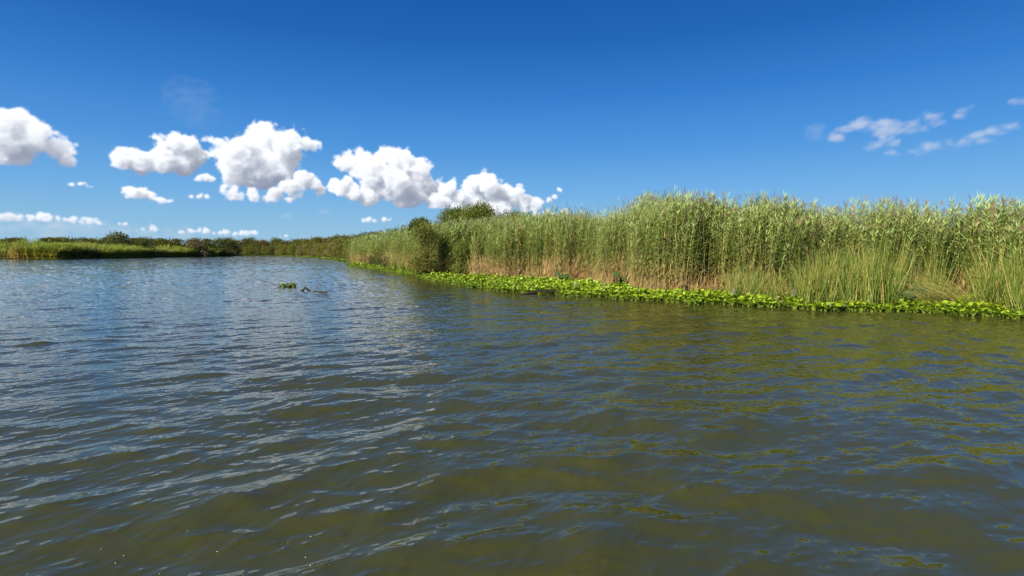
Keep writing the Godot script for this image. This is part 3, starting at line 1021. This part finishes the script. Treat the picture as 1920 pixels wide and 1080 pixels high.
func build_rushes() -> void:
	var mat := leaf_material(0.5, 0.4, 0.42)
	mat.resource_name = "rush_blade"
	var clumps: Array = []
	for k in 5:
		var s := Shape.new()
		for j in 110:
			var an := r(0, TAU)
			var p := Vector3(cos(an), 0, sin(an)) * r(0.0, 0.42)
			var c := Color(0.085, 0.155, 0.026).lerp(Color(0.19, 0.245, 0.045), r(0, 1))
			if rng.randf() < 0.12:
				c = TAN * r(0.8, 1.2)
			s.blade(p, Vector3(r(-0.35, 0.3), 1, r(-0.3, 0.3)), Vector3(sin(an), 0, cos(an)), r(0.8, 2.7), r(0.012, 0.026), r(0.0, 0.35), 4, 0.1, c * 0.9, c * 1.1)
		clumps.append(s.mesh())
	var spots := [[8.95, -22.6, 0.62], [9.5, -22.4, 0.68], [10.05, -22.2, 0.55], [10.9, -20.6, 0.8], [11.25, -20.3, 1.0], [11.6, -20.7, 0.95], [11.95, -20.1, 1.08], [12.3, -20.5, 0.9], [12.55, -19.7, 1.12], [12.9, -20.2, 1.0], [13.25, -19.6, 1.05], [13.5, -20.3, 0.9], [15.9, -18.6, 0.95], [16.3, -18.9, 1.05], [16.0, -17.7, 0.9], [16.7, -18.1, 1.0], [17.3, -18.6, 1.1], [17.9, -18.0, 1.0], [18.6, -17.2, 1.05], [19.6, -16.4, 1.0], [14.9, -20.6, 0.9], [11.0, -21.6, 0.75], [11.1, -21.0, 0.9], [11.8, -21.3, 1.0], [12.6, -21.0, 0.95], [13.1, -20.9, 1.1], [13.9, -20.9, 1.0], [14.3, -21.2, 1.05], [10.3, -21.7, 0.6], [9.8, -23.0, 0.8], [16.8, -19.6, 1.1], [15.5, -20.3, 1.1], [17.6, -19.4, 1.1], [18.3, -18.5, 1.05], [-12.0, -58.0, 1.0], [-13.2, -60.5, 1.1], [-11.0, -56.0, 0.9]]
	for i in spots.size():
		var q: Array = spots[i]
		var o := thing("bulrush_clump", Vector3(q[0], 0.0, q[1]), r(0, TAU))
		o.scale = Vector3(1, q[2], 1)
		part("blades", clumps[i % 5], mat, o, "stuff")
		if q[0] < 0:
			tag(o, "yellow green rush clump at the distant end of the leaf mat", "rushes", "rush clumps at the distant end of the leaf mat")
		elif q[0] < 10.7:
			tag(o, "short green rush clump rising behind the hyacinth mat", "rushes", "short rush clumps behind the mat")
		elif q[0] < 15.0:
			tag(o, "tall upright green rush clump standing in the hyacinth mat", "rushes", "upright rush clumps standing in the mat")
		else:
			tag(o, "dark green rush clump beside the rush sheaf that leans over", "rushes", "rush clumps beside the leaning sheaf")
	# a sheaf that has toppled over sideways
	for k in 3:
		var s2 := Shape.new()
		for j in 70:
			var p := Vector3(r(-0.35, 0.35), 0, r(-0.3, 0.3))
			var c := Color(0.12, 0.19, 0.035).lerp(Color(0.30, 0.28, 0.07), r(0, 1))
			if rng.randf() < 0.2:
				c = STRAW
			s2.blade(p, Vector3(r(-1.15, -0.5), r(0.75, 1.0), r(-0.15, 0.3)), Vector3(0.2, 0.2, 1), r(1.3, 2.6), r(0.012, 0.022), r(0.3, 1.3), 4, 0.1, c * 0.9, c * 1.1)
		var o2 := thing("leaning_rush_sheaf", Vector3([15.6, 15.1, 15.95][k], 0.02, [-18.9, -19.3, -19.6][k]))
		part("blades", s2.mesh(), mat, o2, "stuff")
		tag(o2, ["front sheaf of green rushes toppled over sideways above the mat", "middle sheaf of rushes toppled sideways, beside the broad dark leaves", "rear sheaf of toppled rushes against the reed wall"][k], "rushes", "toppled rush sheaves")
	# broad dark leaves of elephant ear at the water's edge
	var broad := leaf_material(0.3, 0.2, 0.45)
	var heart := Shape.new()
	var rim: Array = []
	var outline := [[0.0, -0.10], [0.16, -0.22], [0.27, -0.10], [0.27, 0.08], [0.20, 0.26], [0.0, 0.50], [-0.20, 0.26], [-0.27, 0.08], [-0.27, -0.10], [-0.16, -0.22]]
	for q in outline:
		rim.append(Vector3(q[0], -0.35 * absf(q[0]) + 0.06 - 0.3 * q[1] * q[1], q[1]))
	var gc := Color(0.04, 0.075, 0.022)
	for k in rim.size():
		var a: Vector3 = rim[k]
		var b: Vector3 = rim[(k + 1) % rim.size()]
		heart.tri(Vector3(0, 0.07, 0.08), a, b, Vector3.UP, (Vector3.UP + Vector3(a.x, 0, 0)).normalized(), (Vector3.UP + Vector3(b.x, 0, 0)).normalized(), gc * 1.3, gc, gc)
	var hm := heart.mesh()
	var ears := [[13.9, -19.9, 1.0, "elephant ear plant with broad dark leaves under the toppled rushes"], [14.6, -19.6, 1.0, "dark broad leaved plant beside the toppled rush sheaf"], [3.3, -36.0, 0.9, "small dark broad leaved plant among the tan dead reeds"], [6.1, -30.4, 1.1, "dark green broad leaved plant in a gap of the dead reeds"]]
	for e in ears:
		var o3 := thing("elephant_ear_plant", Vector3(e[0], 0.02, e[1]))
		for j in 5:
			var an := TAU * j / 5.0 + 0.5
			var reach := Vector3(cos(an) * 0.40, 0.36 + 0.20 * (j % 3), sin(an) * 0.25 + 0.15) * float(e[2])
			var st := Shape.new()
			st.tube([Vector3.ZERO, reach * Vector3(0.4, 0.65, 0.4), reach], [0.02, 0.016, 0.009], 5, Color(0.08, 0.13, 0.05), gc)
			part("stalk", st.mesh(), broad, o3)
			var lf := part("leaf", hm, broad, o3)
			lf.transform = Transform3D(Basis(Vector3.UP, r(-0.6, 0.6)) * Basis(Vector3.RIGHT, r(0.4, 0.95)) * Basis.from_scale(Vector3.ONE * r(0.5, 0.8)), reach)
		tag(o3, e[3], "plant", "broad leaved plants along the bank")

# ---------------------------------------------------------------- trees and shrubs

# lobes: [centre, radius (Vector3)]; returns [wood, crown]
func tree_shapes(height: float, lobes: Array, count: int, size: float, dark: Color, bright: Color, twigs: int) -> Array:
	var wood := Shape.new()
	var crown := Shape.new()
	var bark := Color(0.10, 0.08, 0.06)
	var foot := height * 0.035
	wood.tube([Vector3(0, -0.3, 0), Vector3(0.05, height * 0.25, 0), Vector3(0, height * 0.5, 0.05)], [foot, foot * 0.8, foot * 0.5], 6, bark, bark)
	for l in lobes:
		var c: Vector3 = l[0]
		var s := Vector3(c.x * 0.15, c.y * r(0.25, 0.45), c.z * 0.15)
		wood.tube([s, s.lerp(c, 0.55) + Vector3(0, -0.06 * height, 0), c], [foot * 0.45, foot * 0.3, foot * 0.1], 4, bark, bark)
	for i in count:
		var l: Array = lobes[rng.randi() % lobes.size()]
		var d := Vector3(rng.randfn(), rng.randfn(), rng.randfn()).normalized()
		var e: Vector3 = l[1]
		var p: Vector3 = l[0] + d * e * pow(rng.randf(), 0.4) * r(0.8, 1.12)
		var c := dark.lerp(bright, rng.randf()) * r(0.8, 1.2)
		c.a = 1.0
		crown.blade(p, (d + Vector3(r(-1, 1), r(-0.3, 1.0), r(-1, 1)) * 0.9).normalized(), Vector3(r(-1, 1), r(-1, 1), r(-1, 1)), size * r(0.7, 1.5), size * r(0.35, 0.6), r(0, 0.6), 2, 0.4, c, c)
	for i in twigs:
		var l: Array = lobes[rng.randi() % lobes.size()]
		var e: Vector3 = l[1]
		var p: Vector3 = l[0] + Vector3(r(-0.7, 0.7) * e.x, e.y * 0.7, r(-0.7, 0.7) * e.z)
		var tip := p + Vector3(r(-0.3, 0.3), r(0.5, 1.0), r(-0.3, 0.3)) * e.y * 0.75
		wood.tube([l[0], p, tip], [foot * 0.10, foot * 0.08, foot * 0.03], 3, Color(0.17, 0.14, 0.11), Color(0.2, 0.16, 0.12))
		for j in 7:
			var q := p.lerp(tip, r(0.3, 1.0))
			var c := dark.lerp(bright, rng.randf())
			crown.blade(q, Vector3(r(-1, 1), r(0, 1), r(-1, 1)), Vector3(r(-1, 1), r(-1, 1), r(-1, 1)), size * r(0.6, 1.1), size * 0.4, 0.3, 2, 0.4, c, c)
	return [wood.mesh(), crown.mesh()]

func random_lobes(height: float, width: float, count: int, low: float) -> Array:
	var l: Array = []
	for i in count:
		var an := TAU * i / count + r(-0.5, 0.5)
		var y := lerpf(low, 0.86, rng.randf())
		var spread := width * 0.36 * (1.15 - 0.7 * y) * r(0.4, 1.15)
		l.append([Vector3(cos(an) * spread, y * height, sin(an) * spread), Vector3(width * r(0.20, 0.31), height * r(0.14, 0.22), width * r(0.20, 0.31))])
	l.append([Vector3(0, height * 0.84, 0), Vector3(width * 0.2, height * 0.13, width * 0.2)])
	return l

func build_trees() -> void:
	var leaf := leaf_material(0.55, 0.35, 0.35)
	leaf.resource_name = "tree_leaf"
	var wood := leaf_material(0.9, 0.0, 0.3)
	wood.resource_name = "bark"
	# far wood: six kinds
	var kinds: Array = []
	var looks := [
		[Color(0.075, 0.096, 0.018), Color(0.173, 0.180, 0.030), "olive green rounded tree in the far wood"],
		[Color(0.057, 0.078, 0.018), Color(0.128, 0.158, 0.033), "dark green dense tree in the far wood"],
		[Color(0.090, 0.120, 0.018), Color(0.225, 0.240, 0.033), "bright yellow green tree in the far wood"],
		[Color(0.128, 0.105, 0.045), Color(0.210, 0.173, 0.075), "brownish thin leaved tree in the far wood"],
		[Color(0.105, 0.123, 0.053), Color(0.195, 0.217, 0.105), "grey green low willow in the far wood"],
	]
	for k in 5:
		var made := tree_shapes(9.0, random_lobes(9.0, 9.5, 18, 0.10), 4200, 0.46, looks[k][0], looks[k][1], 26 if k != 4 else 6)
		kinds.append(made)
	var line: Array[Vector2] = []
	for i in 6:
		line.append(FAR_SHORE[i])
	var spots: Array = []
	var lt := length_of(line)
	var d := 2.0
	var i2 := 0
	while d < lt:
		var at := along(line, d)
		var p: Vector2 = at[0]
		var away := p.length()
		spots.append([p + at[1] * r(4.0, 6.0) + Vector2(1.5, -1.0), r(0.55, 0.72) * (0.92 if away < 200 else 1.0), [2, 4, 0, 2, 1, 0, 2, 3][i2 % 8]])
		spots.append([p + at[1] * r(12, 20), r(0.80, 1.0) * (0.78 if away < 170 else (0.95 if away < 260 else 1.12)), [0, 1, 3, 0, 2, 1][i2 % 6]])
		d += r(4.5, 6.5)
		i2 += 1
	for k in 12:
		spots.append([Vector2(-176.0 + k * 4.5, -346.0 + r(-5, 5) - k), r(1.0, 1.2), [1, 0, 3][k % 3]])
	for s in spots:
		var o := thing("wood_tree", Vector3(s[0].x, 0.1, s[0].y), r(0, TAU))
		o.scale = Vector3.ONE * float(s[1])
		part("trunk", kinds[s[2]][0], wood, o)
		part("crown", kinds[s[2]][1], leaf, o)
		tag(o, looks[s[2]][2] + " beyond the river bend", "tree", looks[s[2]][2])
	# trees and bushes behind the reeds across the river: x, z, height factor, kind
	var bank := []
	var bx := -330.0
	while bx < -150.0:
		bank.append([bx, -228.0 + r(-8, 8) - (bx + 330.0) * 0.12, r(0.80, 0.94), [0, 2, 0, 0][int(rng.randi() % 4)]])
		bx += r(2.6, 4.4)
	for b in bank:
		var o := thing("bank_tree", Vector3(b[0], 0.1, b[1]), r(0, TAU))
		o.scale = Vector3(1.35, 1, 1.35) * float(b[2])
		part("trunk", kinds[b[3]][0], wood, o)
		part("crown", kinds[b[3]][1], leaf, o)
		tag(o, ["olive tree in the low row behind the reeds across the river", "", "yellow green tree in the low row behind the reeds across the river", "brownish feathery tree in the low row behind the reeds across the river"][b[3]], "tree", "low row of trees across the river")
	var domes := [[-150.0, -215.0, 1.02, 1.25, 1, "large dark domed tree above the reeds across the river"], [-157.5, -220.0, 0.9, 1.0, 0, "olive tree against the flank of the domed tree"], [-141.5, -216.0, 0.82, 1.1, 1, "dark spreading tree on the shaded flank of the domed tree"], [-150.0, -250.0, 0.9, 1.3, 0, "broad olive tree standing behind the tan reed bed"], [-142.0, -252.0, 0.92, 1.2, 3, "brownish tree behind the tan reed bed"], [-146.0, -268.0, 0.95, 1.1, 0, "olive tree near the end of the reed bed across the river"], [-149.0, -285.0, 0.98, 1.1, 1, "dark tree at the bend where the reed bed ends"], [-152.0, -300.0, 1.0, 1.1, 1, "dark tall tree closing the river bend"], [-143.5, -262.0, 0.42, 1.2, 4, "low grey green willow at the end of the reed bed"]]
	for b in domes:
		var o := thing("bank_tree", Vector3(b[0], 0.1, b[1]), r(0, TAU))
		o.scale = Vector3(b[3], 1, b[3]) * float(b[2])
		part("trunk", kinds[b[4]][0], wood, o)
		part("crown", kinds[b[4]][1], leaf, o)
		tag(o, b[5], "tree", "trees across the river")
	# dark shrubs in the reeds across the river
	for k in 9:
		var o := thing("bank_shrub", Vector3([-168, -160, -152, -146, -139, -136, -136.5, -141, -175][k], 0.05, [-172, -171.5, -171, -169, -168, -173, -183, -212, -172][k]), r(0, TAU))
		o.scale = Vector3(0.55, 0.36 + 0.05 * (k % 3), 0.55)
		part("trunk", kinds[1][0], wood, o)
		part("crown", kinds[1][1], leaf, o)
		tag(o, "dark shrub in the front of the reeds across the river", "shrub", "dark shrubs in the reeds across the river")
	# trees that look over the reed wall
	var near := [
		[-3.3, -62.0, 7.3, 6.2, 2, Color(0.082, 0.122, 0.020), Color(0.176, 0.220, 0.037), 34, "tallest olive tree rising over the reed wall, with thin bare twigs"],
		[-6.4, -64.0, 7.0, 5.8, 0, Color(0.070, 0.106, 0.020), Color(0.158, 0.199, 0.037), 22, "olive tree over the reed wall, beside the tallest one"],
		[0.5, -60.0, 6.2, 5.0, 0, Color(0.094, 0.106, 0.023), Color(0.176, 0.193, 0.043), 26, "low brownish olive tree at the gap in the reed wall"],
		[-10.5, -64.0, 5.9, 2.6, 0, Color(0.053, 0.093, 0.020), Color(0.117, 0.171, 0.034), 14, "small dark green tree at the sloping end of the reed wall"],
	]
	for b in near:
		var made := tree_shapes(b[2], random_lobes(b[2], b[3], 20, 0.5), 20000, 0.16, b[5], b[6], b[7] / 2)
		var o := thing("bank_tree", Vector3(b[0], 0.1, b[1]))
		part("trunk", made[0], wood, o)
		part("crown", made[1], leaf, o)
		tag(o, b[8], "tree", "trees looking over the reed wall")
	var shrubs := [
		[-7.2, -46.9, 4.3, 3.0, 13000, Color(0.068, 0.093, 0.018), Color(0.180, 0.195, 0.036), "tall dark shrub in front of the reed wall, reaching down to the mat"],
		[-4.3, -46.3, 3.0, 1.7, 3000, Color(0.083, 0.120, 0.021), Color(0.180, 0.240, 0.042), "round green shrub among the reeds above dead stems"],
		[-17.2, -72.5, 1.5, 2.6, 2200, Color(0.038, 0.060, 0.018), Color(0.083, 0.112, 0.030), "low very dark shrub between mat and reeds"],
		[-19.3, -77.0, 1.5, 3.0, 2200, Color(0.045, 0.068, 0.018), Color(0.098, 0.128, 0.030), "low dark shrub at the distant end of the reeds"],
		[-14.6, -65.5, 1.5, 1.8, 1800, Color(0.038, 0.060, 0.018), Color(0.083, 0.112, 0.030), "small dark shrub beside the yellow green rushes"],
	]
	for b in shrubs:
		var lobes := random_lobes(b[2], b[3], 14, 0.12)
		for k in 7:                                                # skirts that hang down to the mat
			lobes.append([Vector3(cos(k * 0.9) * b[3] * 0.3, b[2] * (0.14 + 0.05 * (k % 3)), sin(k * 0.9) * b[3] * 0.3), Vector3(b[3] * 0.24, b[2] * 0.14, b[3] * 0.24)])
		var made := tree_shapes(b[2], lobes, b[4], 0.10, b[5], b[6], 8)
		var o := thing("marsh_shrub", Vector3(b[0], 0.1, b[1]))
		part("trunk", made[0], wood, o)
		part("crown", made[1], leaf, o)
		tag(o, b[7], "shrub", "shrubs in the reed wall")

# ---------------------------------------------------------------- things adrift

func build_drift() -> void:
	var wood := leaf_material(0.55, 0.0, 0.4)
	wood.resource_name = "wet_wood"
	var dark := Color(0.022, 0.017, 0.013)
	var s := Shape.new()
	s.tube([Vector3(-1.0, -0.05, 0.25), Vector3(-0.55, 0.06, 0.1), Vector3(-0.1, 0.12, 0.0), Vector3(0.4, 0.17, -0.12), Vector3(0.85, 0.14, -0.2)], [0.04, 0.075, 0.09, 0.105, 0.09], 7, dark, dark * 1.3)
	tag(part("driftwood_log", s.mesh(), wood, self), "dark wet log lying low at the edge of the leaf mat", "log").position = Vector3(1.25, -0.02, -26.5)
	s = Shape.new()
	s.tube([Vector3(-0.34, -0.06, 0), Vector3(-0.12, 0.03, 0), Vector3(0.0, 0.16, 0.02), Vector3(0.1, 0.05, 0), Vector3(0.3, -0.05, 0)], [0.03, 0.06, 0.05, 0.05, 0.03], 6, dark, dark)
	tag(part("driftwood_snag", s.mesh(), wood, self), "small dark hump of driftwood beyond the flat floating stick", "driftwood").position = Vector3(-10.75, 0.02, -29.1)
	s = Shape.new()
	s.tube([Vector3(-0.42, 0.05, -0.1), Vector3(-0.2, 0.09, -0.04), Vector3(0.05, 0.035, 0), Vector3(0.28, 0.05, 0), Vector3(0.42, 0.12, 0.02)], [0.02, 0.035, 0.05, 0.05, 0.02], 6, dark, dark)
	tag(part("driftwood_stick", s.mesh(), wood, self), "short flat black stick floating near the driftwood hump", "driftwood").position = Vector3(-9.3, 0.02, -27.1)
	s = Shape.new()
	var bc := Color(0.085, 0.055, 0.05)
	s.tube([Vector3(-2.55, -0.05, 0.5), Vector3(-2.1, 0.22, 0.3), Vector3(-1.7, 0.40, 0.1), Vector3(-1.2, 0.42, 0.0), Vector3(-0.6, 0.24, 0.0), Vector3(-0.05, -0.02, 0.05)], [0.006, 0.009, 0.011, 0.012, 0.015, 0.018], 5, bc, bc)
	var br := thing("drifting_branch", Vector3(-13.4, 0.0, -32.4))
	part("limb", s.mesh(), wood, br)
	s = Shape.new()
	s.tube([Vector3(-2.1, 0.22, 0.3), Vector3(-2.12, 0.05, 0.36), Vector3(-2.08, -0.08, 0.4)], [0.011, 0.009, 0.007], 4, bc, bc)
	part("twig", s.mesh(), wood, br)
	tag(br, "thin arched bare branch beside the drifting hyacinth clump", "branch")
	# flecks of foam on the near water
	var foam := StandardMaterial3D.new()
	foam.resource_name = "foam"
	foam.albedo_color = Color(0.82, 0.82, 0.80)
	foam.roughness = 0.35
	var flecks := [[-1.43, -3.86], [-1.17, -3.74], [-1.36, -3.57], [-1.17, -3.46], [-1.19, -3.43], [-2.21, -3.39], [-2.57, -3.51], [-2.58, -3.60], [-2.78, -3.67], [-2.33, -3.90], [-0.76, -3.36], [-3.02, -3.37], [-1.99, -3.66], [-1.29, -3.46], [-3.80, -4.10], [-0.94, -3.46], [-1.67, -3.36], [-1.56, -3.78]]
	var dome := SphereMesh.new()
	dome.radius = 0.5
	dome.height = 0.7
	dome.radial_segments = 10
	dome.rings = 5
	for f in flecks:
		var o := part("foam_fleck", dome, foam, self)
		var k1 := r(0.004, 0.008)
		o.position = Vector3(f[0], water_height(f[0], f[1]) + k1 * 0.1, f[1])
		o.scale = Vector3(k1 * r(1.0, 1.9), k1 * 0.7, k1)
		o.rotation.y = r(0, TAU)
		tag(o, "tiny white foam fleck on the near water", "foam", "foam flecks on the near water")

func water_height(x: float, z: float) -> float:
	return wake(x, z) + sea(x / TILE, z / TILE).x * 0.055

# ---------------------------------------------------------------- scene

func _ready() -> void:
	rng.seed = 20
	var cam := Camera3D.new()
	cam.name = "camera"
	cam.fov = 54.43
	cam.near = 0.05
	cam.far = 12000.0
	add_child(cam)
	cam.position = Vector3(0, 2.0, 0)
	cam.rotation_degrees = Vector3(-3.65, 0, 0)
	cam.current = true
	var env := Environment.new()
	env.background_mode = Environment.BG_SKY
	env.tonemap_mode = Environment.TONE_MAPPER_LINEAR
	env.tonemap_exposure = 1.85
	env.sdfgi_enabled = true
	env.ssao_enabled = true
	env.ssil_enabled = true
	var sky_mat := PanoramaSkyMaterial.new()
	sky_mat.panorama = build_sky()
	env.sky = Sky.new()
	env.sky.sky_material = sky_mat
	var we := WorldEnvironment.new()
	we.name = "environment"
	we.environment = env
	add_child(we)
	var sun := DirectionalLight3D.new()
	sun.name = "sun"
	sun.light_color = Color(1.0, 0.93, 0.80)
	sun.light_energy = 1.55
	sun.light_angular_distance = 0.53
	sun.shadow_enabled = true
	add_child(sun)
	sun.look_at_from_position(SUN.normalized() * 50.0, Vector3.ZERO, Vector3.UP)
	print("sky ", Time.get_ticks_msec())
	build_water()
	print("water ", Time.get_ticks_msec())
	build_ground()
	build_reeds()
	print("reeds ", Time.get_ticks_msec())
	build_hyacinth()
	print("hyacinth ", Time.get_ticks_msec())
	build_rushes()
	build_trees()
	print("trees ", Time.get_ticks_msec())
	build_drift()
